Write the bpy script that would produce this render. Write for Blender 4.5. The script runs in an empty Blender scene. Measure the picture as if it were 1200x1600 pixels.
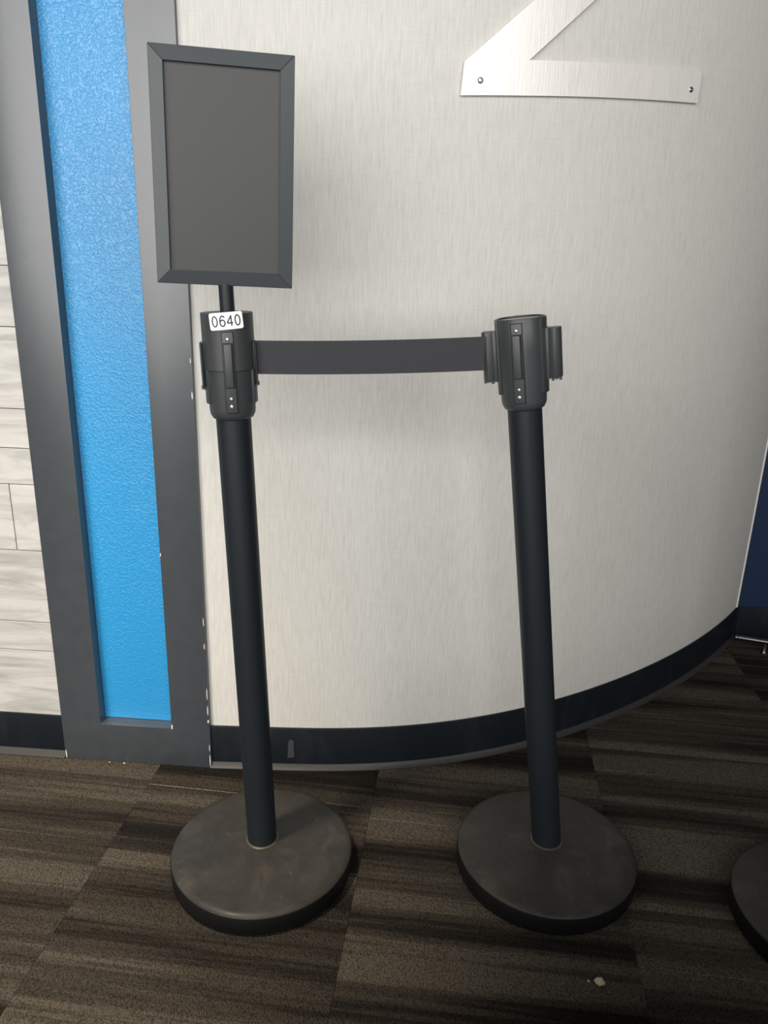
import bpy, bmesh, math, random
from mathutils import Vector, Matrix
random.seed(7)
S = bpy.context.scene
COL = S.collection

# ------------------------------------------------------------------ camera
PITCH, ROLL, CAM_H = math.radians(18.19), math.radians(-1.726), 1.044
fwd = Vector((0, math.cos(PITCH), -math.sin(PITCH)))
rgt = Vector((1, 0, 0))
dwn = fwd.cross(rgt)
R_ = math.cos(ROLL) * rgt + math.sin(ROLL) * dwn
D_ = -math.sin(ROLL) * rgt + math.cos(ROLL) * dwn
cd = bpy.data.cameras.new('camera')
cam = bpy.data.objects.new('camera', cd)
COL.objects.link(cam)
cd.sensor_fit = 'VERTICAL'
cd.sensor_height = 24
cd.lens = 18.0
cd.clip_start = 0.02
m3 = Matrix((R_, -D_, -fwd)).transposed()
cam.matrix_world = Matrix.Translation((0, 0, CAM_H)) @ m3.to_4x4()
S.camera = cam

# ------------------------------------------------------------------ world, light, exposure
W = bpy.data.worlds.new('world')
S.world = W
W.use_nodes = True
bg = W.node_tree.nodes['Background']
bg.inputs[0].default_value = (0.93, 0.97, 1.0, 1)
bg.inputs[1].default_value = 0.04
def rear_area_light(name, loc, turn, w, h, radiance, col):
    """area light behind the viewpoint"""
    ld = bpy.data.lights.new(name, 'AREA')
    ld.shape = 'RECTANGLE'
    ld.size, ld.size_y = w, h
    ld.energy = radiance * math.pi * w * h
    ld.color = col
    lo = bpy.data.objects.new(name, ld)
    COL.objects.link(lo)
    lo.location = loc
    lo.rotation_euler = (math.pi / 2, 0, math.radians(turn))
rear_area_light('window_or_fill', (-1.45, -1.6, 1.68), 0, 4.1, 2.1, 5.0, (1.0, 0.985, 0.955))
rear_area_light('window_or_fill', (1.75, -1.6, 2.10), 0, 1.9, 1.3, 6.0, (1.0, 0.985, 0.955))  # added fill, brightens the right part of the curved wall
sd = bpy.data.lights.new('floor_fill_spot', 'SPOT')  # added warm spot, no known lamp there: brightens the left floor
sd.energy = 400
sd.color = (1.0, 0.84, 0.64)
sd.spot_size = math.radians(42)
sd.spot_blend = 1.0
sd.shadow_soft_size = 0.12
so_ = bpy.data.objects.new('floor_fill_spot', sd)
COL.objects.link(so_)
so_.location = (-0.95, 0.45, 2.7)
so_.rotation_euler = (Vector((-0.72, 0.98, 0)) - so_.location).to_track_quat('-Z', 'Y').to_euler()
vs = S.view_settings
vs.view_transform = 'Standard'
vs.look = 'None'
vs.gamma = 1
vs.use_curve_mapping = False
vs.exposure = 0.0

# ------------------------------------------------------------------ material helpers
def mat(name, col, rough=0.5, metal=0.0, spec=0.5):
    m = bpy.data.materials.new(name)
    m.use_nodes = True
    b = m.node_tree.nodes['Principled BSDF']
    b.inputs['Base Color'].default_value = (*col, 1)
    b.inputs['Roughness'].default_value = rough
    b.inputs['Metallic'].default_value = metal
    b.inputs['Specular IOR Level'].default_value = spec
    return m

class N:
    """small node helper"""
    def __init__(s, m):
        s.t = m.node_tree
        s.b = s.t.nodes['Principled BSDF']
    def new(s, typ, **kw):
        n = s.t.nodes.new(typ)
        for k, v in kw.items():
            setattr(n, k, v)
        return n
    def link(s, a, b):
        s.t.links.new(a, b)
    def coords(s, scale=(1, 1, 1), kind='Object', add=None):
        tc = s.new('ShaderNodeTexCoord')
        mp = s.new('ShaderNodeMapping')
        mp.inputs['Scale'].default_value = scale
        src = tc.outputs[kind]
        if add is not None:
            va = s.new('ShaderNodeVectorMath', operation='ADD')
            s.link(src, va.inputs[0])
            s.link(add, va.inputs[1])
            src = va.outputs[0]
        s.link(src, mp.inputs['Vector'])
        return mp.outputs[0]
    def noise(s, vec, scale, detail=3, rough=0.55, dist=0.0):
        n = s.new('ShaderNodeTexNoise')
        n.inputs['Scale'].default_value = scale
        n.inputs['Detail'].default_value = detail
        n.inputs['Roughness'].default_value = rough
        n.inputs['Distortion'].default_value = dist
        s.link(vec, n.inputs['Vector'])
        return n.outputs['Fac']
    def ramp(s, fac, stops):
        r = s.new('ShaderNodeValToRGB')
        e = r.color_ramp.elements
        while len(e) > 1:
            e.remove(e[-1])
        for i, (p, c) in enumerate(stops):
            el = e[0] if i == 0 else e.new(p)
            el.position = p
            el.color = (*c, 1) if len(c) == 3 else c
        s.link(fac, r.inputs[0])
        return r.outputs[0]
    def mix(s, fac, a, b, mode='MIX'):
        n = s.new('ShaderNodeMix', data_type='RGBA', blend_type=mode)
        for sock, v in ((n.inputs[0], fac), (n.inputs[6], a), (n.inputs[7], b)):
            if isinstance(v, (int, float)):
                sock.default_value = v
            elif isinstance(v, tuple):
                sock.default_value = (*v, 1)
            else:
                s.link(v, sock)
        return n.outputs[2]
    def math(s, op, a, b=0.0):
        n = s.new('ShaderNodeMath', operation=op)
        for sock, v in ((n.inputs[0], a), (n.inputs[1], b)):
            if isinstance(v, (int, float)):
                sock.default_value = v
            else:
                s.link(v, sock)
        return n.outputs[0]
    def bump(s, h, strength, dist=0.001):
        n = s.new('ShaderNodeBump')
        n.inputs['Strength'].default_value = strength
        n.inputs['Distance'].default_value = dist
        s.link(h, n.inputs['Height'])
        s.link(n.outputs[0], s.b.inputs['Normal'])

M = {}
# curved wall: linen-like vinyl wallcovering, fine vertical and horizontal threads
m = M['wallcover'] = mat('linen_wallcovering', (0.6, 0.58, 0.53), 0.62, spec=0.35)
n = N(m)
v1 = n.noise(n.coords((420, 420, 26)), 1.0, 3, 0.6)
h1 = n.noise(n.coords((30, 30, 520)), 1.0, 2, 0.6)
big = n.noise(n.coords((3, 3, 2)), 1.0, 2)
th = n.math('ADD', n.math('MULTIPLY', v1, 0.78), n.math('MULTIPLY', h1, 0.22))
c1 = n.ramp(th, [(0.34, (0.57, 0.555, 0.515)), (0.5, (0.645, 0.63, 0.585)), (0.66, (0.70, 0.685, 0.64))])
c2 = n.mix(n.math('MULTIPLY', big, 0.22), c1, (0.60, 0.60, 0.60))
n.link(c2, n.b.inputs['Base Color'])
n.bump(th, 0.22, 0.0008)
# dark grey semi-gloss paint with chipped edges
m = M['trim_paint'] = mat('dark_grey_trim_paint', (0.085, 0.092, 0.10), 0.30, spec=1.0)
n = N(m)
no = n.noise(n.coords((30, 30, 30)), 1, 3)
n.link(n.ramp(no, [(0.3, (0.046, 0.054, 0.063)), (0.7, (0.054, 0.062, 0.072))]), n.b.inputs['Base Color'])
n.bump(n.noise(n.coords((160, 160, 60)), 1, 2), 0.06, 0.001)
M['chip'] = mat('bare_primer_chip', (0.75, 0.73, 0.70), 0.7)
M['chip_wood'] = mat('bare_wood_chip', (0.45, 0.30, 0.22), 0.8)
# blue orange-peel plaster, glossy
m = M['blue'] = mat('blue_orange_peel_paint', (0.028, 0.300, 0.64), 0.26, spec=0.75)
n = N(m)
o1 = n.noise(n.coords((1, 1, 1)), 240, 3, 0.5, 0.6)
o2 = n.noise(n.coords((1, 1, 1)), 48, 2, 0.5)
hh = n.math('ADD', n.ramp(o1, [(0.42, (0, 0, 0)), (0.66, (1, 1, 1))]), n.math('MULTIPLY', o2, 0.5))
n.bump(hh, 0.38, 0.0013)
# navy wall
M['navy'] = mat('navy_wall_paint', (0.009, 0.023, 0.062), 0.5)
# vinyl cove base
m = M['vinyl'] = mat('black_vinyl_base', (0.018, 0.021, 0.025), 0.42, spec=0.3)
n = N(m)
sc = n.noise(n.coords((14, 14, 5)), 1, 4, 0.7)
n.link(n.ramp(sc, [(0.5, (0.008, 0.011, 0.015)), (0.72, (0.015, 0.018, 0.022)), (0.85, (0.05, 0.053, 0.055))]), n.b.inputs['Base Color'])
m = M['vinyl_toe'] = mat('lit_vinyl_toe', (0.034, 0.034, 0.034), 0.5, spec=0.35)  # paler than the base: reflected light put into the toe colour
# stone look plank tile
m = M['stone'] = mat('grey_stone_tile', (0.6, 0.59, 0.55), 0.45)
n = N(m)
oi = n.new('ShaderNodeObjectInfo')
rv = n.new('ShaderNodeVectorMath', operation='SCALE')
cmb = n.new('ShaderNodeCombineXYZ')
for i in range(3):
    n.link(oi.outputs['Random'], cmb.inputs[i])
n.link(cmb.outputs[0], rv.inputs[0])
rv.inputs['Scale'].default_value = 37.0
vv = n.coords((3.2, 3.2, 22), add=rv.outputs[0])
a = n.noise(vv, 1.0, 5, 0.62, 1.4)
b2 = n.noise(n.coords((90, 90, 90), add=rv.outputs[0]), 1.0, 3, 0.6)
cc = n.ramp(a, [(0.30, (0.33, 0.328, 0.316)), (0.44, (0.45, 0.445, 0.43)), (0.55, (0.56, 0.556, 0.54)), (0.75, (0.62, 0.615, 0.60))])
cc = n.mix(n.math('MULTIPLY', b2, 0.25), cc, (0.42, 0.40, 0.37))
n.link(cc, n.b.inputs['Base Color'])
M['grout'] = mat('pale_grout', (0.42, 0.41, 0.38), 0.9)
M['caulk'] = mat('white_caulk', (0.72, 0.71, 0.68), 0.6)
# carpet tile
m = M['carpet'] = mat('streaked_carpet', (0.03, 0.027, 0.023), 0.95, spec=0.1)
n = N(m)
oi = n.new('ShaderNodeObjectInfo')
cmb = n.new('ShaderNodeCombineXYZ')
for i in range(3):
    n.link(oi.outputs['Random'], cmb.inputs[i])
rv = n.new('ShaderNodeVectorMath', operation='SCALE')
n.link(cmb.outputs[0], rv.inputs[0])
rv.inputs['Scale'].default_value = 53.0
s1 = n.noise(n.coords((0.55, 12, 1), add=rv.outputs[0]), 1.0, 2, 0.5)
s2 = n.noise(n.coords((3.0, 95, 1), add=rv.outputs[0]), 1.0, 3, 0.6)
s3 = n.noise(n.coords((1.3, 210, 1), add=rv.outputs[0]), 1.0, 1, 0.5)
band = n.math('ADD', n.math('MULTIPLY', s1, 0.72), n.math('MULTIPLY', s2, 0.28))
cc = n.ramp(band, [(0.35, (0.013, 0.011, 0.0095)), (0.42, (0.021, 0.018, 0.015)), (0.46, (0.040, 0.034, 0.027)), (0.53, (0.058, 0.049, 0.039)), (0.56, (0.085, 0.073, 0.058)), (0.72, (0.096, 0.084, 0.067))])
thread = n.ramp(s3, [(0.745, (0, 0, 0)), (0.765, (0.7, 0.7, 0.7))])
cc = n.mix(thread, cc, (0.26, 0.235, 0.20))
lv = n.new('ShaderNodeTexVoronoi')
lv.inputs['Scale'].default_value = 1.0
n.link(n.coords((520, 300, 400)), lv.inputs['Vector'])
loop = n.ramp(lv.outputs['Distance'], [(0.1, (1.35, 1.35, 1.35)), (0.8, (0.45, 0.45, 0.45))])
cc = n.mix(1.0, cc, loop, 'MULTIPLY')
n.link(cc, n.b.inputs['Base Color'])
inv = n.math('SUBTRACT', 1.0, lv.outputs['Distance'])
n.bump(inv, 0.7, 0.003)
M['subfloor'] = mat('dark_carpet_backing', (0.01, 0.009, 0.008), 0.95)
# stanchion materials
m = M['plastic'] = mat('black_moulded_plastic', (0.040, 0.044, 0.047), 0.42)
n = N(m)
n.bump(n.noise(n.coords((1, 1, 1)), 900, 2), 0.12, 0.0004)
m = M['pole'] = mat('black_powder_coat', (0.012, 0.016, 0.0195), 0.44, spec=0.32)
n = N(m)
n.bump(n.noise(n.coords((1, 1, 1)), 700, 2), 0.15, 0.0004)
m = M['basecover'] = mat('scuffed_black_base', (0.045, 0.042, 0.038), 0.45, spec=0.2)
n = N(m)
p1 = n.noise(n.coords((14, 14, 14)), 1.0, 5, 0.68, 0.7)
p2 = n.noise(n.coords((60, 38, 50)), 1.0, 3, 0.6)
cc = n.ramp(p1, [(0.35, (0.024, 0.0225, 0.021)), (0.55, (0.033, 0.031, 0.028)), (0.72, (0.052, 0.048, 0.041))])
cc = n.mix(n.ramp(p2, [(0.66, (0, 0, 0)), (0.8, (0.5, 0.5, 0.5))]), cc, (0.11, 0.10, 0.085))
n.link(cc, n.b.inputs['Base Color'])
n.link(n.ramp(p1, [(0.3, (0.36,) * 3), (0.7, (0.55,) * 3)]), n.b.inputs['Roughness'])
M['rubber'] = mat('black_rubber', (0.006, 0.0065, 0.007), 0.5, spec=0.3)
M['worn'] = mat('worn_brass_edge', (0.075, 0.064, 0.046), 0.45, 0.3)
M['screw'] = mat('zinc_screw', (0.45, 0.45, 0.45), 0.32, 1.0)
M['gap_and_shade'] = mat('black_gap_and_shade', (0.018, 0.019, 0.020), 0.7, spec=0.2)  # near-black for the plate joint and the shade painted beside the latch bar
M['cap'] = mat('glossy_black_cap', (0.03, 0.03, 0.03), 0.12, spec=0.7)
m = M['belt'] = mat('charcoal_webbing', (0.040, 0.040, 0.046), 0.75, spec=0.25)
n = N(m)
wv = n.new('ShaderNodeTexWave', wave_type='BANDS', bands_direction='DIAGONAL')
wv.inputs['Scale'].default_value = 260
wv.inputs['Distortion'].default_value = 0.6
n.link(n.coords(), wv.inputs['Vector'])
n.bump(wv.outputs['Fac'], 0.25, 0.0005)
M['frame'] = mat('black_satin_frame', (0.044, 0.052, 0.058), 0.42)
M['panel'] = mat('black_matte_panel', (0.034, 0.0345, 0.034), 0.5, spec=0.5)
M['paper'] = mat('white_sticker', (0.85, 0.85, 0.85), 0.5)
M['ink'] = mat('black_print', (0.02, 0.02, 0.025), 0.6)
# brushed metal letter
m = M['brushed'] = mat('brushed_aluminium', (0.86, 0.83, 0.79), 0.34, 0.25)
n = N(m)
br = n.noise(n.coords((500, 500, 22)), 1.0, 3, 0.6)
n.link(n.ramp(br, [(0.3, (0.88, 0.85, 0.81)), (0.7, (0.97, 0.94, 0.90))]), n.b.inputs['Base Color'])
n.link(n.ramp(br, [(0.3, (0.30,) * 3), (0.7, (0.48,) * 3)]), n.b.inputs['Roughness'])
n.bump(br, 0.35, 0.0009)
M['chrome'] = mat('dull_chrome', (0.16, 0.16, 0.17), 0.35, 1.0)
M['crumb'] = mat('pale_crumb', (0.50, 0.44, 0.33), 0.9)
M['shade_block_mat'] = mat('shade_block_paint', (0.10, 0.11, 0.12), 0.6)  # colour of the unseen block added for shade

# ------------------------------------------------------------------ object helpers
def link(name, me, material=None, parent=None):
    o = bpy.data.objects.new(name, me)
    COL.objects.link(o)
    if material is not None and me is not None:
        if not me.materials:
            me.materials.append(M[material])
    if parent is not None:
        o.parent = parent
    return o

def mesh_of(bm, name, smooth=35):
    me = bpy.data.meshes.new(name)
    bmesh.ops.recalc_face_normals(bm, faces=bm.faces)
    bm.to_mesh(me)
    bm.free()
    if smooth:
        for p in me.polygons:
            p.use_smooth = True
        me.set_sharp_from_angle(angle=math.radians(smooth))
    return me

def obj(name, bm, material, parent=None, smooth=35):
    return link(name, mesh_of(bm, name, smooth), material, parent)

def empty(name, loc=(0, 0, 0), rz=0):
    o = bpy.data.objects.new(name, None)
    COL.objects.link(o)
    o.location = loc
    o.rotation_euler = (0, 0, rz)
    o.empty_display_size = 0.05
    return o

def tag(o, label, cat, group=None):
    o['label'] = label
    o['category'] = cat
    if group:
        o['group'] = group
    return o

def struct(o):
    o['kind'] = 'structure'
    return o

def box(bm, x0, x1, y0, y1, z0, z1, mtx=None):
    vs_ = [Vector((x, y, z)) for x in (x0, x1) for y in (y0, y1) for z in (z0, z1)]
    if mtx is not None:
        vs_ = [mtx @ v for v in vs_]
    b = [bm.verts.new(v) for v in vs_]
    for f in ((0, 1, 3, 2), (4, 6, 7, 5), (0, 4, 5, 1), (2, 3, 7, 6), (0, 2, 6, 4), (1, 5, 7, 3)):
        bm.faces.new([b[i] for i in f])
    return b

def bevel(bm, w, seg=2, ang=30):
    es = [e for e in bm.edges if len(e.link_faces) == 2 and e.calc_face_angle(0) > math.radians(ang)]
    bmesh.ops.bevel(bm, geom=es, offset=w, segments=seg, affect='EDGES', profile=0.6, clamp_overlap=True)

def bbox(x0, x1, y0, y1, z0, z1, bev=0.001, seg=2):
    bm = bmesh.new()
    box(bm, x0, x1, y0, y1, z0, z1)
    bmesh.ops.recalc_face_normals(bm, faces=bm.faces)
    if bev:
        bevel(bm, bev, seg)
    return bm

def lathe(prof, seg=64, a0=0.0, a1=2 * math.pi):
    """prof: list of (r, z) bottom to top"""
    bm = bmesh.new()
    full = abs(a1 - a0 - 2 * math.pi) < 1e-6
    cnt = seg if full else seg + 1
    rings = []
    for r, z in prof:
        if r < 1e-6:
            rings.append([bm.verts.new((0, 0, z))])
        else:
            rings.append([bm.verts.new((r * math.cos(a0 + (a1 - a0) * i / seg), r * math.sin(a0 + (a1 - a0) * i / seg), z)) for i in range(cnt)])
    for A, B in zip(rings, rings[1:]):
        for i in range(seg):
            j = (i + 1) % cnt
            a = [A[i % len(A)], A[j % len(A)], B[j % len(B)], B[i % len(B)]]
            u = []
            for v in a:
                if v not in u:
                    u.append(v)
            if len(u) > 2:
                bm.faces.new(u)
    return bm

def arc_shell(r0, r1, z0, z1, a0, a1, seg=12, bev=0.0008):
    """a curved plate around z, angles in radians, closed solid"""
    bm = bmesh.new()
    cols = []
    for i in range(seg + 1):
        a = a0 + (a1 - a0) * i / seg
        c, s = math.cos(a), math.sin(a)
        cols.append([bm.verts.new((r * c, r * s, z)) for r, z in ((r0, z0), (r1, z0), (r1, z1), (r0, z1))])
    for A, B in zip(cols, cols[1:]):
        for k in range(4):
            bm.faces.new((A[k], A[(k + 1) % 4], B[(k + 1) % 4], B[k]))
    bm.faces.new(cols[0])
    bm.faces.new(cols[-1][::-1])
    bmesh.ops.recalc_face_normals(bm, faces=bm.faces)
    if bev:
        bevel(bm, bev, 2, 40)
    return bm

def prism(pts, z0, z1, bev=0):
    """extrude an xy outline"""
    bm = bmesh.new()
    a = [bm.verts.new((x, y, z0)) for x, y in pts]
    b = [bm.verts.new((x, y, z1)) for x, y in pts]
    k = len(pts)
    for i in range(k):
        bm.faces.new((a[i], a[(i + 1) % k], b[(i + 1) % k], b[i]))
    bm.faces.new(a[::-1])
    bm.faces.new(b)
    bmesh.ops.recalc_face_normals(bm, faces=bm.faces)
    if bev:
        bevel(bm, bev, 2, 40)
    return bm

# ------------------------------------------------------------------ floor: carpet tiles on backing
floor = struct(link('floor', mesh_of(bbox(-3.4, 3.4, -3.0, 3.2, -0.05, -0.007, 0), 'floor', 0), 'subfloor'))
TS, CA = 0.465, math.radians(-6.4)
bm = bbox(-TS / 2 + 0.0002, TS / 2 - 0.0002, -TS / 2 + 0.0002, TS / 2 - 0.0002, -0.007, 0.0, 0.0006, 2)
tile_me = mesh_of(bm, 'carpet_tile')
tile_me.materials.append(M['carpet'])
u0, v0 = -0.615, 0.62
ca, sa = math.cos(CA), math.sin(CA)
for i in range(-3, 6):
    for j in range(-2, 4):
        u, v = u0 + (i + 0.5) * TS, v0 + (j + 0.5) * TS
        x, y = u * ca - v * sa, u * sa + v * ca
        if not (-1.75 < x < 1.95 and y < 2.4):
            continue
        o = bpy.data.objects.new('carpet_tile', tile_me)
        COL.objects.link(o)
        o.parent = floor
        o.location = (x, y, 0)
        o.rotation_euler = (0, 0, CA)
# ------------------------------------------------------------------ curved wall
PC = [0.23800117656020808, -0.43505208319078503, 0.24240006401432718, 0.4326556879889685, 0.1309449269378864, 1.408420028168547]
def wy(x):
    x = max(x, -0.24)
    r = 0.0
    for c in PC:
        r = r * x + c
    return r
def wn(x):
    """wall normal towards the room"""
    d = (wy(x + 1e-4) - wy(x - 1e-4)) / 2e-4
    return Vector((d, -1, 0)).normalized()
XS = [-0.3545 + (1.05 + 0.3545) * i / 60 for i in range(61)]
ZC = 2.75
def sweep(xs, prof, name, material, parent=None, smooth=50):
    """prof: closed outline of (offset from wall face, z) swept along the curve"""
    bm = bmesh.new()
    cols = []
    for x in xs:
        nn = wn(x)
        p = Vector((x, wy(x), 0))
        cols.append([bm.verts.new(p + nn * d + Vector((0, 0, z))) for d, z in prof])
    k = len(prof)
    for A, B in zip(cols, cols[1:]):
        for q in range(k):
            bm.faces.new((A[q], A[(q + 1) % k], B[(q + 1) % k], B[q]))
    bm.faces.new(cols[0])
    bm.faces.new(cols[-1][::-1])
    return obj(name, bm, material, parent, smooth)
struct(sweep(XS, [(0, 0), (0, ZC), (-0.06, ZC), (-0.06, 0)], 'wall_center', 'wallcover'))
XB = [x for x in XS if x > -0.36]
bb = struct(sweep(XB, [(0.0, 0.0), (0.004, 0.0), (0.004, 0.097), (0.0028, 0.1), (0.0, 0.1)], 'baseboard_center', 'vinyl'))
sweep(XB, [(0.004, 0.0), (0.0125, 0.0), (0.013, 0.0025), (0.0105, 0.0045), (0.0065, 0.0075), (0.004, 0.0125)], 'toe', 'vinyl_toe', bb)
M['scuff'] = mat('grey_scuff', (0.045, 0.048, 0.05), 0.6)
def scuff(x, z, w, h):
    bm_ = bmesh.new()
    q = []
    for dx_, dz_ in ((-0.5, -0.5), (0.5, -0.46), (0.42, 0.45), (-0.2, 0.5), (-0.4, 0.3)):
        xx = x + dx_ * w
        q.append((Vector((xx, wy(xx), z + dz_ * h)), wn(xx)))
    a = [bm_.verts.new(p + nn_ * 0.0043) for p, nn_ in q]
    b = [bm_.verts.new(p + nn_ * 0.0036) for p, nn_ in q]
    for i_ in range(5):
        bm_.faces.new((a[i_], a[(i_ + 1) % 5], b[(i_ + 1) % 5], b[i_]))
    bm_.faces.new(a)
    bm_.faces.new(b[::-1])
    obj('scuff_mark', bm_, 'scuff', bb, 0)
scuff(-0.183, 0.050, 0.014, 0.046)
# corner bead at the far end
nn = wn(1.05)
bmb = bmesh.new()
ex, ey = 1.05, wy(1.05)
tx = Vector((-nn.y, nn.x, 0))
for d0, d1, t0, t1 in ((0.0, 0.003, -0.006, 0.001),):
    q = [Vector((ex, ey, 0)) + nn * d + tx * t for d, t in ((d0, t0), (d1, t0), (d1, t1), (d0, t1))]
    lo_ = [bmb.verts.new(v + Vector((0, 0, 0.1))) for v in q]
    hi_ = [bmb.verts.new(v + Vector((0, 0, ZC))) for v in q]
    for i in range(4):
        bmb.faces.new((lo_[i], lo_[(i + 1) % 4], hi_[(i + 1) % 4], hi_[i]))
    bmb.faces.new(lo_)
    bmb.faces.new(hi_)
struct(obj('trim_2', bmb, 'caulk', None, 0))
# navy wall beyond the corner
struct(obj('wall_right', bbox(1.052, 3.2, ey + 0.004, ey + 0.1, 0, ZC, 0), 'navy', None, 0))
br_ = struct(obj('baseboard_right', bbox(1.058, 3.2, ey - 0.001, ey + 0.004, 0, 0.1, 0.001), 'vinyl'))

# ------------------------------------------------------------------ dark grey framed pilaster with blue panel
FA = Vector((-0.6723, 1.407, 0))
FANG = math.radians(-3.554)
FW = 0.321
fr = empty('trim_1', FA, FANG)
struct(fr)
# local: x along the frame, y into the wall, z up
def fbox(name, x0, x1, y0, y1, z0, z1, material='trim_paint', bev=0.0015):
    return obj(name, bbox(x0, x1, y0, y1, z0, z1, bev), material, fr)
bm = bmesh.new()
gx, gz = (0.0, 0.0850, 0.2385, FW), (0.0, 0.0915, 2.5, 2.6)
fv = [[[bm.verts.new((x, y, z)) for z in gz] for x in gx] for y in (0.0, 0.05)]
for i in range(3):
    for j in range(3):
        if (i, j) != (1, 1):
            bm.faces.new((fv[0][i][j], fv[0][i + 1][j], fv[0][i + 1][j + 1], fv[0][i][j + 1]))
            bm.faces.new((fv[1][i][j], fv[1][i][j + 1], fv[1][i + 1][j + 1], fv[1][i + 1][j]))
def wallq(a, b):
    bm.faces.new((fv[0][a[0]][a[1]], fv[0][b[0]][b[1]], fv[1][b[0]][b[1]], fv[1][a[0]][a[1]]))
for i in range(3):
    wallq((i, 0), (i + 1, 0))
    wallq((i, 3), (i + 1, 3))
    wallq((0, i), (0, i + 1))
    wallq((3, i), (3, i + 1))
wallq((1, 1), (2, 1)); wallq((1, 2), (2, 2)); wallq((1, 1), (1, 2)); wallq((2, 1), (2, 2))
bmesh.ops.recalc_face_normals(bm, faces=bm.faces)
bevel(bm, 0.0014, 2, 40)
st1 = st2 = obj('frame', bm, 'trim_paint', fr)
fbox('panel', 0.0850, 0.2385, 0.027, 0.05, 0.0925, 2.5, 'blue', 0)
# paint chips along the right outer edge and at the inner corner
def chip(par, x, y, z, w, h, d=0.0006, material='chip'):
    bm = bmesh.new()
    k = 7
    pts = []
    for i in range(k):
        a = 2 * math.pi * i / k
        rr = 0.75 + 0.4 * random.random()
        pts.append((math.cos(a) * w * rr / 2, math.sin(a) * h * rr / 2))
    A = [bm.verts.new((x + px, y - d, z + pz)) for px, pz in pts]
    B = [bm.verts.new((x + px, y + 0.0004, z + pz)) for px, pz in pts]
    for i in range(k):
        bm.faces.new((A[i], A[(i + 1) % k], B[(i + 1) % k], B[i]))
    bm.faces.new(A)
    bm.faces.new(B[::-1])
    return obj('paint_chip', bm, material, par, 0)
for z, w, h in ((0.862, 0.002, 0.012), (0.80, 0.003, 0.016), (0.345, 0.0016, 0.02), (0.18, 0.002, 0.03), (0.14, 0.0024, 0.026), (0.115, 0.004, 0.008), (0.02, 0.002, 0.03), (0.05, 0.0015, 0.02)):
    chip(st2, FW - 0.0026, 0.0, z, w, h)
chip(st2, FW - 0.003, 0.0, 0.29, 0.004, 0.014, 0.0006, 'chip_wood')
chip(st2, 0.2402, 0.0, 0.096, 0.0028, 0.013)
chip(st2, 0.2400, 0.0, 0.485, 0.002, 0.008)
for x, z in ((0.03, 0.81), (0.034, 1.02), (0.26, 1.01), (0.30, 0.73)):
    chip(st1 if x < 0.1 else st2, x, 0.0, z, 0.004, 0.004, 0.0003, 'trim_paint')
chip(st1, 0.0025, 0.0, 0.012, 0.0024, 0.022)

# ------------------------------------------------------------------ tiled wall to the left of the frame
wl = struct(empty('wall_left', FA, FANG))
obj('backing', bbox(-2.4, 0.03, 0.020, 0.10, 0, ZC, 0), 'grout', wl, 0)
rows = [0.095, 0.251, 0.317, 0.474, 0.611, 0.683, 0.759, 0.909, 1.015]
k = 0
while rows[-1] < ZC - 0.02:
    rows.append(min(ZC, rows[-1] + (0.15, 0.073, 0.15, 0.106)[k % 4]))
    k += 1
tile_cache = {}
for ri, (za, zb) in enumerate(zip(rows, rows[1:])):
    L = 0.60
    off = (0.31, 0.47, 0.12, 0.055, 0.4, 0.22, 0.36, 0.5)[ri % 8]
    xe = -0.0005
    first = True
    while xe > -2.39:
        ln = off if first else L
        first = False
        xs_ = max(-2.4, xe - ln)
        w_, h_ = round(xe - xs_ - 0.0016, 4), round(zb - za - 0.0016, 4)
        if w_ < 0.01:
            break
        key = (w_, h_)
        if key not in tile_cache:
            me = mesh_of(bbox(-w_ / 2, w_ / 2, -0.010, 0.0, -h_ / 2, h_ / 2, 0.0007, 1), 'tile')
            me.materials.append(M['stone'])
            tile_cache[key] = me
        o = bpy.data.objects.new('tile', tile_cache[key])
        COL.objects.link(o)
        o.parent = wl
        o.location = ((xe + xs_) / 2, 0.0205 - random.random() * 0.0006, (za + zb) / 2)
        xe = xs_
bl = struct(empty('baseboard_left', FA, FANG))
obj('face', bbox(-2.4, -0.0006, 0.006, 0.0104, 0, 0.1, 0.001), 'vinyl', bl)
bm = prism([(0.0104, 0.0), (-0.004, 0.0), (-0.0045, 0.0025), (0.000, 0.006), (0.006, 0.014), (0.0104, 0.014)], -2.4, -0.0006)
bmesh.ops.rotate(bm, verts=bm.verts, cent=(0, 0, 0), matrix=Matrix(((0, 0, 1), (1, 0, 0), (0, 1, 0))))
obj('toe', bm, 'vinyl_toe', bl)
struct(link('trim_3', mesh_of(bbox(-0.0022, -0.0002, 0.007, 0.012, 0.1, ZC, 0), 'trim_3', 0), 'caulk'))
t3 = bpy.data.objects['trim_3']
t3.location = FA
t3.rotation_euler = (0, 0, FANG)

# unseen low block, added just short of the view to shade the right carpet
lw = struct(obj('shade_block', bbox(-0.20, 2.3, 0.06, 0.465, 0, 0.375, 0.004), 'shade_block_mat'))
obj('cap', bbox(-0.21, 2.31, 0.05, 0.475, 0.375, 0.40, 0.006), 'trim_paint', lw)  # top slab of the added shading block

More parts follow.
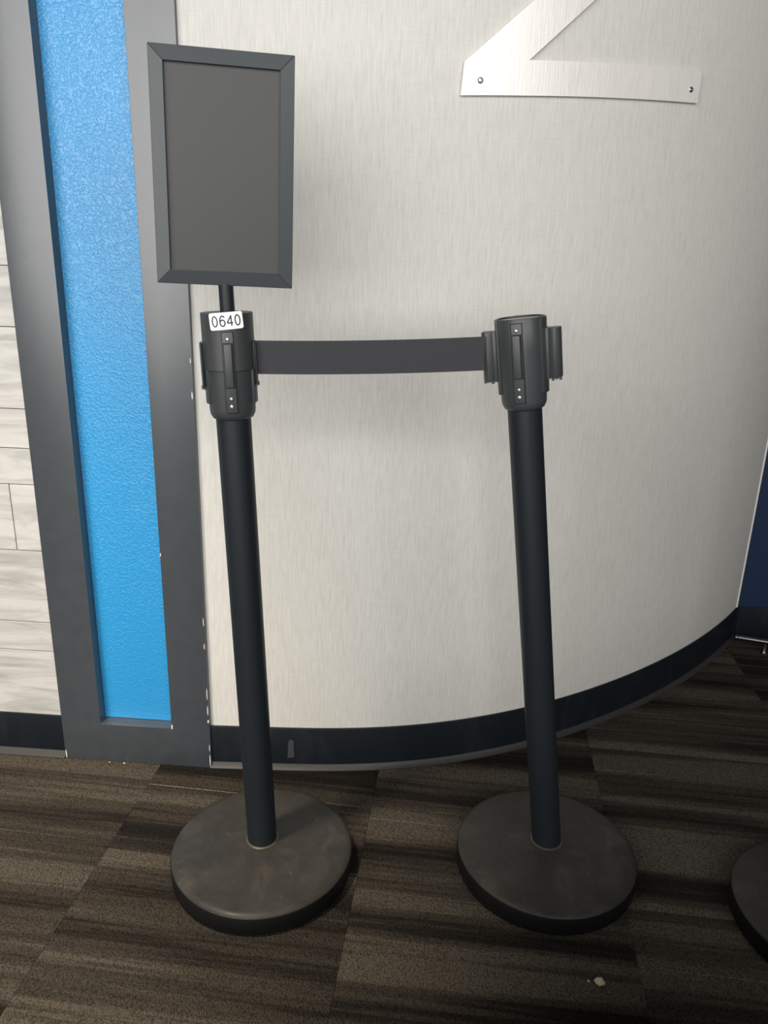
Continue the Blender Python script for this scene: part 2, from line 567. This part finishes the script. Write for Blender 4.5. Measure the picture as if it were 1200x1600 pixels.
# ------------------------------------------------------------------ stanchions
POLE_R = 0.0255
def base_parts(root):
    cover = obj('base', lathe([(0.0, 0.057), (0.030, 0.0575), (0.034, 0.0565), (0.06, 0.0535), (0.11, 0.0475), (0.149, 0.0422), (0.1563, 0.0405), (0.1586, 0.038), (0.1586, 0.034), (0.149, 0.032), (0.0, 0.032)][::-1], 96), 'basecover', root)
    obj('rubber_skirt', lathe([(0.0, 0.0), (0.150, 0.0), (0.1570, 0.002), (0.1598, 0.006), (0.1603, 0.033), (0.1594, 0.0372), (0.1578, 0.0382), (0.0, 0.035)], 96), 'rubber', cover)
    obj('seat_ring', lathe([(0.025, 0.0565), (0.0288, 0.0565), (0.0288, 0.0583), (0.0266, 0.0597), (0.025, 0.0597)], 48), 'worn', cover)
    return cover

def tilted(o, root, ang, yaw, zloc):
    """place a part on the leaning axis: zloc measured along the axis from the pivot"""
    o.parent = root
    Rm_ = Matrix.Rotation(ang, 4, 'Y')
    o.matrix_local = Matrix.Translation((0, 0, 0.056)) @ Rm_ @ Matrix.Translation((0, 0, zloc)) @ Matrix.Rotation(yaw, 4, 'Z')
    return o

def screw_mesh():
    bm = lathe([(0.0, 0.0), (0.0026, 0.0), (0.0026, 0.0006), (0.0020, 0.0013), (0.0010, 0.0015), (0.0009, 0.0009), (0.0, 0.0009)], 16)
    bmesh.ops.rotate(bm, verts=bm.verts, cent=(0, 0, 0), matrix=Matrix.Rotation(math.pi / 2, 3, 'X'))
    me = mesh_of(bm, 'screw')
    me.materials.append(M['screw'])
    return me
SCREW = screw_mesh()

def screw(par, x, y, z, sc=1.0):
    o = bpy.data.objects.new('screw', SCREW)
    COL.objects.link(o)
    o.parent = par
    o.location = (x, y, z)
    o.scale = (sc, sc, sc)
    return o

def head_parts(root, ang, yaw, ztop, extra):
    """ztop: axis length to the top of the head; the front faces local -y; extra: taller cap sleeve"""
    H = 0.132
    z0 = ztop - extra            # top of the standard head
    body = obj('head', lathe([(0.0, -H), (0.0262, -H), (0.0295, -H + 0.002), (0.0325, -H + 0.008), (0.0332, -H + 0.014), (0.0345, -0.045), (0.0352, -0.001), (0.0346, 0.0), (0.0318, 0.0), (0.0315, -0.003), (0.0, -0.003)] if not extra else
                             [(0.0, -H), (0.0262, -H), (0.0295, -H + 0.002), (0.0325, -H + 0.008), (0.0332, -H + 0.014), (0.0345, -0.045), (0.0352, 0.0), (0.0, 0.0)], 72), 'plastic')
    tilted(body, root, ang, yaw, z0)
    # curved side covers over the belt slots, right / back / left
    for a in (0, 90, 180):
        a0, a1 = math.radians(a - 30), math.radians(a + 30)
        obj('slot_cover', arc_shell(0.031, 0.0372, -0.108, -0.001 if not extra else -0.058, a0, a1), 'plastic', body)
    if extra:
        obj('cap_sleeve', arc_ring(0.030, 0.0368, -0.060, extra), 'plastic', body)
    else:
        obj('top_cap', lathe([(0.0, -0.0012), (0.0300, -0.0012), (0.0312, -0.002), (0.0312, -0.004), (0.0, -0.004)][::-1], 48), 'cap', body)
    # front latch plate
    yf = -0.0352 if not extra else -0.0371
    plate = obj('latch_plate', bbox(-0.0075, 0.0075, yf - 0.0012, -0.028, -0.118, -0.006, 0.0009), 'plastic', body)
    obj('slot_shade', bbox(-0.0066, 0.0070, yf - 0.0016, yf - 0.0008, -0.0835, -0.0205, 0), 'gap_and_shade', plate)  # flat dark strip on the plate, painted shade beside the bar
    obj('plate_gap', bbox(-0.0084, 0.0084, yf - 0.0004, -0.028, -0.1189, -0.0051, 0.0004), 'gap_and_shade', plate)
    obj('latch_bar', bbox(-0.0058, 0.0046, yf - 0.0042, yf - 0.0008, -0.082, -0.022, 0.001), 'plastic', plate)
    screw(plate, 0, yf - 0.0011, -0.0155)
    screw(plate, 0, yf - 0.0011, -0.0985)
    screw(plate, 0, yf - 0.0011, -0.1095, 1.2)
    return body

def arc_ring(r0, r1, z0, z1):
    return lathe([(r0, z0), (r1 - 0.0006, z0), (r1, z0 + 0.0006), (r1, z1 - 0.0008), (r1 - 0.0008, z1), (r0, z1), (0.0, z1)], 72)

def wing_mesh(side, prot=0.0225, z0=-0.088, z1=-0.017, th=0.021, inset=0.006):
    """belt receiver beside the head: rounded vertical channel with notched lower edge; side = +1/-1 along local x"""
    r = 0.0345
    pts = []
    x1 = r + prot
    outline = [(r - inset, -th * 0.42), (r + prot * 0.25, -th * 0.42), (r + prot * 0.45, -th * 0.62), (r + prot * 0.68, -th * 0.66), (r + prot * 0.86, -th * 0.52), (x1, -th * 0.30),
               (x1, th * 0.30), (r + prot * 0.86, th * 0.5), (r - inset, th * 0.5)]
    bm = prism([(side * x, y) for x, y in outline], z0, z1, 0.0009)
    for i in range(4):
        xx = r + prot * (0.18 + 0.24 * i)
        hh_ = (0.002, 0.0045, 0.0025, 0.0035)[i]
        box(bm, side * xx - 0.0018, side * xx + 0.0018, -th * 0.40, -th * 0.05, z0 - hh_, z0 + 0.001)
    return bm

def stanchion(name, bx, by, dx, ztop_axis, yaw, extra):
    root = empty(name, (bx, by, 0))
    ang = math.atan2(dx, ztop_axis)
    base_parts(root)
    L = math.hypot(dx, ztop_axis)
    hb = L - 0.128 - extra
    pole = obj('pole', lathe([(0.0, -0.004), (POLE_R, -0.004), (POLE_R, hb), (0.0, hb)], 56), 'pole')
    tilted(pole, root, ang, 0, 0)
    body = head_parts(root, ang, yaw, L, extra)
    return root, body, ang, L

GR = 'black retractable belt stanchions'
# left stanchion, with sign and pulled-out belt
lroot, lbody, lang, lL = stanchion('belt_stanchion', -0.1995, 1.1190, -0.0320, 0.911, math.radians(10), 0.019)
tag(lroot, 'black belt stanchion carrying a blank portrait sign frame and a 0640 sticker', 'stanchion', GR)
obj('wing', wing_mesh(-1, 0.0062, -0.084, -0.022, 0.026), 'plastic', lbody)
obj('belt_outlet', wing_mesh(1, 0.0050, -0.080, -0.022, 0.030), 'plastic', lbody)
# right stanchion, leaning towards the belt
rroot, rbody, rang, rL = stanchion('belt_stanchion', 0.3115, 1.1370, -0.1245, 0.915, math.radians(-19), 0.0)
tag(rroot, 'black belt stanchion without a sign, leaning left under the belt pull', 'stanchion', GR)
obj('clip_or_receiver', wing_mesh(1), 'plastic', rbody)
# third stanchion at the right edge
troot, tbody, tang, tL = stanchion('belt_stanchion', 0.770, 1.015, 0.01, 0.911, math.radians(-30), 0.0)
tag(troot, 'black stanchion cut off by the right edge, only its round base showing', 'stanchion', GR)
obj('clip_or_receiver', wing_mesh(1), 'plastic', tbody)
obj('clip_or_receiver', wing_mesh(-1), 'plastic', tbody)

# belt with end clip (belongs to the left stanchion, hooked on the right one)
def world_to(root, p):
    return Vector(p) - root.location
bm = bmesh.new()
NB = 28
cols = []
pa, pb = (-0.199, 1.1155, 0.9290, 0.8815), (0.1388, 1.1310, 0.9430, 0.8945)
for i in range(NB + 1):
    t = i / NB
    sag = 0.0030 * 4 * t * (1 - t)
    x = pa[0] + (pb[0] - pa[0]) * t
    y = pa[1] + (pb[1] - pa[1]) * t + 0.0025 * math.sin(t * math.pi)
    zt = pa[2] + (pb[2] - pa[2]) * t - sag
    zb = pa[3] + (pb[3] - pa[3]) * t - sag
    cols.append([bm.verts.new(Vector((x, y + d, z)) - lroot.location) for d, z in ((-0.0007, zb), (-0.0007, zt), (0.0007, zt), (0.0007, zb))])
for A, B in zip(cols, cols[1:]):
    for k in range(4):
        bm.faces.new((A[k], A[(k + 1) % 4], B[(k + 1) % 4], B[k]))
bm.faces.new(cols[0])
bm.faces.new(cols[-1][::-1])
belt = obj('belt', bm, 'belt', lroot)
obj('clip_or_receiver', wing_mesh(-1), 'plastic', rbody)  # stands for the belt's end clip, modelled on the right head

# sign on the left stanchion
tube = obj('sign_tube', lathe([(0.0, 0.0), (0.0105, 0.0), (0.0105, 0.0415), (0.0, 0.0415)], 32), 'pole')
tilted(tube, lroot, lang, 0, lL - 0.002)
tube.location.y += 0.008
SW, SH = 0.1846, 0.2900
sroot = obj('sign_back', bbox(-SW / 2 + 0.002, SW / 2 - 0.002, 0.001, 0.007, -SH / 2 + 0.002, SH / 2 - 0.002, 0.001), 'frame', lroot)
sy = Matrix.Rotation(0.1562, 4, 'Z') @ Matrix.Rotation(0.0324, 4, 'X') @ Matrix.Rotation(0.0208, 4, 'Y')
sroot.matrix_local = Matrix.Translation(Vector((-0.228, 1.118, 1.1479)) - lroot.location) @ sy
iw, ih = 0.0737, 0.1262
def frame_side(p):
    """mitred profile: outer edge p[0],p[1] to inner edge p[2],p[3] (x,z), sloping in"""
    bm = bmesh.new()
    fr_ = [bm.verts.new((x, y, z)) for (x, z), y in zip(p, (-0.004, -0.004, -0.0085, -0.0085))]
    mid = [bm.verts.new((x, 0.0085, z)) for x, z in p]
    for i in range(4):
        bm.faces.new((fr_[i], fr_[(i + 1) % 4], mid[(i + 1) % 4], mid[i]))
    bm.faces.new(fr_)
    bm.faces.new(mid[::-1])
    bmesh.ops.recalc_face_normals(bm, faces=bm.faces)
    bevel(bm, 0.0006, 1, 25)
    return bm
a_, b_ = SW / 2, SH / 2
for p in (((-a_, b_), (a_, b_), (iw, ih), (-iw, ih)), ((a_, b_), (a_, -b_), (iw, -ih), (iw, ih)),
          ((a_, -b_), (-a_, -b_), (-iw, -ih), (iw, -ih)), ((-a_, -b_), (-a_, b_), (-iw, ih), (-iw, -ih))):
    obj('frame_side', frame_side(p), 'frame', sroot, 20)
obj('sign_panel', bbox(-iw - 0.002, iw + 0.002, -0.0025, 0.0015, -ih - 0.002, ih + 0.002, 0), 'panel', sroot, 0)

# 0640 sticker wrapped round the front of the head
RS = 0.0375
st = bmesh.new()
hw, hh2, rc = 0.0230, 0.0116, 0.0028
outline = []
for cx_, cz_, a0 in ((hw - rc, hh2 - rc, 0), (-hw + rc, hh2 - rc, 90), (-hw + rc, -hh2 + rc, 180), (hw - rc, -hh2 + rc, 270)):
    for k in range(4):
        a = math.radians(a0 + 30 * k)
        outline.append((cx_ + rc * math.cos(a), cz_ + rc * math.sin(a)))
def wrap(x, z, r):
    tilt = math.radians(4.0)
    x, z = x * math.cos(tilt) - z * math.sin(tilt), x * math.sin(tilt) + z * math.cos(tilt)
    # gently curved: stiff paper, flatter than the head
    rr = 0.075
    a = x / rr
    return Vector((rr * math.sin(a), -(r - rr + rr * math.cos(a)), z))
# strips between mirrored outline points, column by column
cols_x = sorted(set([round(x, 5) for x, z in outline] + [-0.0213 + 0.0426 * i / 16 for i in range(17)]))
def zext(x):
    d = abs(x) - (hw - rc)
    return hh2 if d <= 0 else hh2 - rc + math.sqrt(max(0, rc * rc - d * d))
prev = None
for x in cols_x:
    ze = max(zext(x), hh2 - rc)
    q = [st.verts.new(wrap(x, z, r)) for r, z in ((RS + 0.0012, -ze), (RS + 0.0012, ze), (RS + 0.0007, ze), (RS + 0.0007, -ze))]
    if prev:
        for k in range(4):
            st.faces.new((prev[k], prev[(k + 1) % 4], q[(k + 1) % 4], q[k]))
    else:
        st.faces.new(q)
    prev = q
st.faces.new(prev[::-1])
sticker = obj('sticker', st, 'paper', lbody)
sticker.location = (0, 0, 0.0095)
sticker.rotation_euler = (0, 0, math.radians(0))
sticker['label'] = 'white 0640 sticker'
def ellipse(cx_, cz_, rx, rz, a0=0, a1=360, k=28):
    return [(cx_ + rx * math.cos(math.radians(a0 + (a1 - a0) * q / k)), cz_ + rz * math.sin(math.radians(a0 + (a1 - a0) * q / k))) for q in range(k + 1)]
GLYPH = {'0': [ellipse(0, 0, 0.0033, 0.0068)],
         '6': [ellipse(0, -0.0026, 0.0033, 0.0042), ellipse(0.0004, -0.0003, 0.0037, 0.0071, 190, 42, 20)],
         '4': [[(0.0018, -0.0072), (0.0018, 0.0070)], [(0.0022, 0.0068), (-0.0040, -0.0026)], [(-0.0042, -0.0030), (0.0040, -0.0030)]]}
nb = bmesh.new()
for ci, ch in enumerate('0640'):
    ox = (-0.0156, -0.0052, 0.0052, 0.0156)[ci]
    for line in GLYPH[ch]:
        prev = None
        for q, (px, pz) in enumerate(line):
            ax_, az_ = line[max(q - 1, 0)]
            bx_, bz_ = line[min(q + 1, len(line) - 1)]
            if line[0] == line[-1] or math.dist(line[0], line[-1]) < 1e-6:
                ax_, az_ = line[(q - 1) if q > 0 else -2]
                bx_, bz_ = line[(q + 1) if q < len(line) - 1 else 1]
            tl = math.hypot(bx_ - ax_, bz_ - az_)
            nx_, nz_ = -(bz_ - az_) / tl * 0.00088, (bx_ - ax_) / tl * 0.00088
            pr = [nb.verts.new(wrap(ox + px + sg * nx_, pz + sg * nz_, RS + dr)) for sg, dr in ((1, 0.00132), (-1, 0.00132), (-1, 0.00115), (1, 0.00115))]
            if prev:
                for e in range(4):
                    nb.faces.new((prev[e], prev[(e + 1) % 4], pr[(e + 1) % 4], pr[e]))
            prev = pr
me = mesh_of(nb, 'number', 0)
link('number', me, 'ink', sticker)

# ------------------------------------------------------------------ brushed metal letter on the curved wall
quads = [
    [(0.1044, 1.3052), (0.2145, 1.3133), (0.2171, 1.3664), (0.1079, 1.3542), 5, 4],
    [(0.2145, 1.3133), (0.5663, 1.3421), (0.5666, 1.3955), (0.2171, 1.3664), 18, 4],
    [(0.1079, 1.3542), (0.2171, 1.3664), (0.5970, 1.7220), (0.4970, 1.7040), 5, 20],
    [(0.1450, 1.6720), (0.4970, 1.7040), (0.4990, 1.7580), (0.1470, 1.7250), 18, 4],
    [(0.4970, 1.7040), (0.5970, 1.7220), (0.6000, 1.7750), (0.4990, 1.7580), 5, 4],
]
bm = bmesh.new()
def on_wall(x, z, off):
    return Vector((x, wy(x), z)) + wn(x) * off
def bl_(q, u, v):
    (ax, az), (bx, bz), (cx_, cz_), (dx, dz) = q[:4]
    return ((ax * (1 - u) + bx * u) * (1 - v) + (dx * (1 - u) + cx_ * u) * v, (az * (1 - u) + bz * u) * (1 - v) + (dz * (1 - u) + cz_ * u) * v)
origin = on_wall(0.335, 1.52, 0.0)
for q in quads:
    nu, nv = q[4], q[5]
    g = [[bm.verts.new(on_wall(*bl_(q, i / nu, j / nv), 0.0075) - origin) for j in range(nv + 1)] for i in range(nu + 1)]
    for i in range(nu):
        for j in range(nv):
            bm.faces.new((g[i][j], g[i + 1][j], g[i + 1][j + 1], g[i][j + 1]))
bmesh.ops.remove_doubles(bm, verts=bm.verts, dist=0.0002)
bmesh.ops.recalc_face_normals(bm, faces=bm.faces)
if sum(f.normal.y for f in bm.faces) > 0:
    bmesh.ops.reverse_faces(bm, faces=bm.faces)
front = list(bm.faces)
ext = bmesh.ops.extrude_face_region(bm, geom=front)
for v in [e for e in ext['geom'] if isinstance(e, bmesh.types.BMVert)]:
    w = v.co + origin
    v.co += -wn(w.x) * 0.0045
letter = obj('metal_letter', bm, 'brushed', None, 30)
letter.location = origin
tag(letter, 'brushed metal letter Z screwed high on the curved wall, its top cropped', 'letter')
for x, z in ((0.1355, 1.3292), (0.5448, 1.3617), (0.175, 1.705), (0.565, 1.745)):
    s_ = screw(letter, 0, 0, 0, 1.9)
    s_.location = on_wall(x, z, 0.0076) - origin
    nn = wn(x)
    s_.rotation_euler = (0, 0, math.atan2(nn.x, -nn.y))
    # stand-off behind the plate
    bm = lathe([(0.0, 0.0), (0.004, 0.0), (0.004, 0.0034), (0.0, 0.0034)], 14)
    bmesh.ops.rotate(bm, verts=bm.verts, cent=(0, 0, 0), matrix=Matrix.Rotation(math.pi / 2, 3, 'X'))
    so = obj('spacer', bm, 'screw', letter)
    so.location = on_wall(x, z, 0.0) - origin
    so.rotation_euler = s_.rotation_euler

# ------------------------------------------------------------------ chrome foot bar by the navy wall
foot = empty('furniture_foot', (1.104, 1.982, 0))
tag(foot, 'dull chrome tube foot lying low on carpet against the navy wall', 'furniture leg')
def tube_between(a, b, r, seg=20):
    bm = lathe([(0.0, 0.0), (r * 0.8, 0.0), (r, r * 0.3), (r, (b - a).length - r * 0.3), (r * 0.8, (b - a).length), (0.0, (b - a).length)], seg)
    bmesh.ops.transform(bm, verts=bm.verts, matrix=Matrix.Translation(a) @ (b - a).to_track_quat('Z', 'Y').to_matrix().to_4x4())
    return bm
fa, fb = Vector((1.030, 2.005, 0.037)) - foot.location, Vector((1.42, 1.88, 0.037)) - foot.location
obj('tube', tube_between(fa, fb, 0.0075), 'chrome', foot)
dirf = (fb - fa).normalized()
obj('end_cap', tube_between(fa - dirf * 0.006, fa + dirf * 0.004, 0.0088), 'chrome', foot)
obj('glide', lathe([(0.0, 0.0), (0.008, 0.0), (0.009, 0.003), (0.006, 0.010), (0.0045, 0.034), (0.0, 0.034)], 18), 'chrome', foot)
g2 = obj('glide', lathe([(0.0, 0.0), (0.008, 0.0), (0.009, 0.003), (0.006, 0.010), (0.0045, 0.034), (0.0, 0.034)], 18), 'chrome', foot)
g2.location = dirf * 0.26
g2.location.z = 0

# ------------------------------------------------------------------ crumbs on the carpet
def crumb(name, x, y, r, label, flat=0.45):
    bm = bmesh.new()
    bmesh.ops.create_icosphere(bm, subdivisions=2, radius=r)
    for v in bm.verts:
        v.co *= 0.72 + 0.5 * random.random()
        v.co.z *= flat
    zm = min(v.co.z for v in bm.verts)
    for v in bm.verts:
        v.co.z -= zm
    o = obj(name, bm, 'crumb', None, 0)
    o.location = (x, y, 0)
    return tag(o, label, 'debris', 'crumbs on the carpet')
crumb('crumb', 0.3513, 0.8964, 0.0080, 'largest pale beige crumb lying on the carpet in front of the right base')
crumb('crumb', 0.3355, 0.8985, 0.0018, 'tiny white speck on carpet just left of the largest crumb')
crumb('crumb', -0.541, 1.3930, 0.0024, 'tiny white paint flake on carpet at the foot of the grey frame')
crumb('crumb', -0.5735, 1.3955, 0.0018, 'smallest white flake on carpet left of the other under the grey frame')
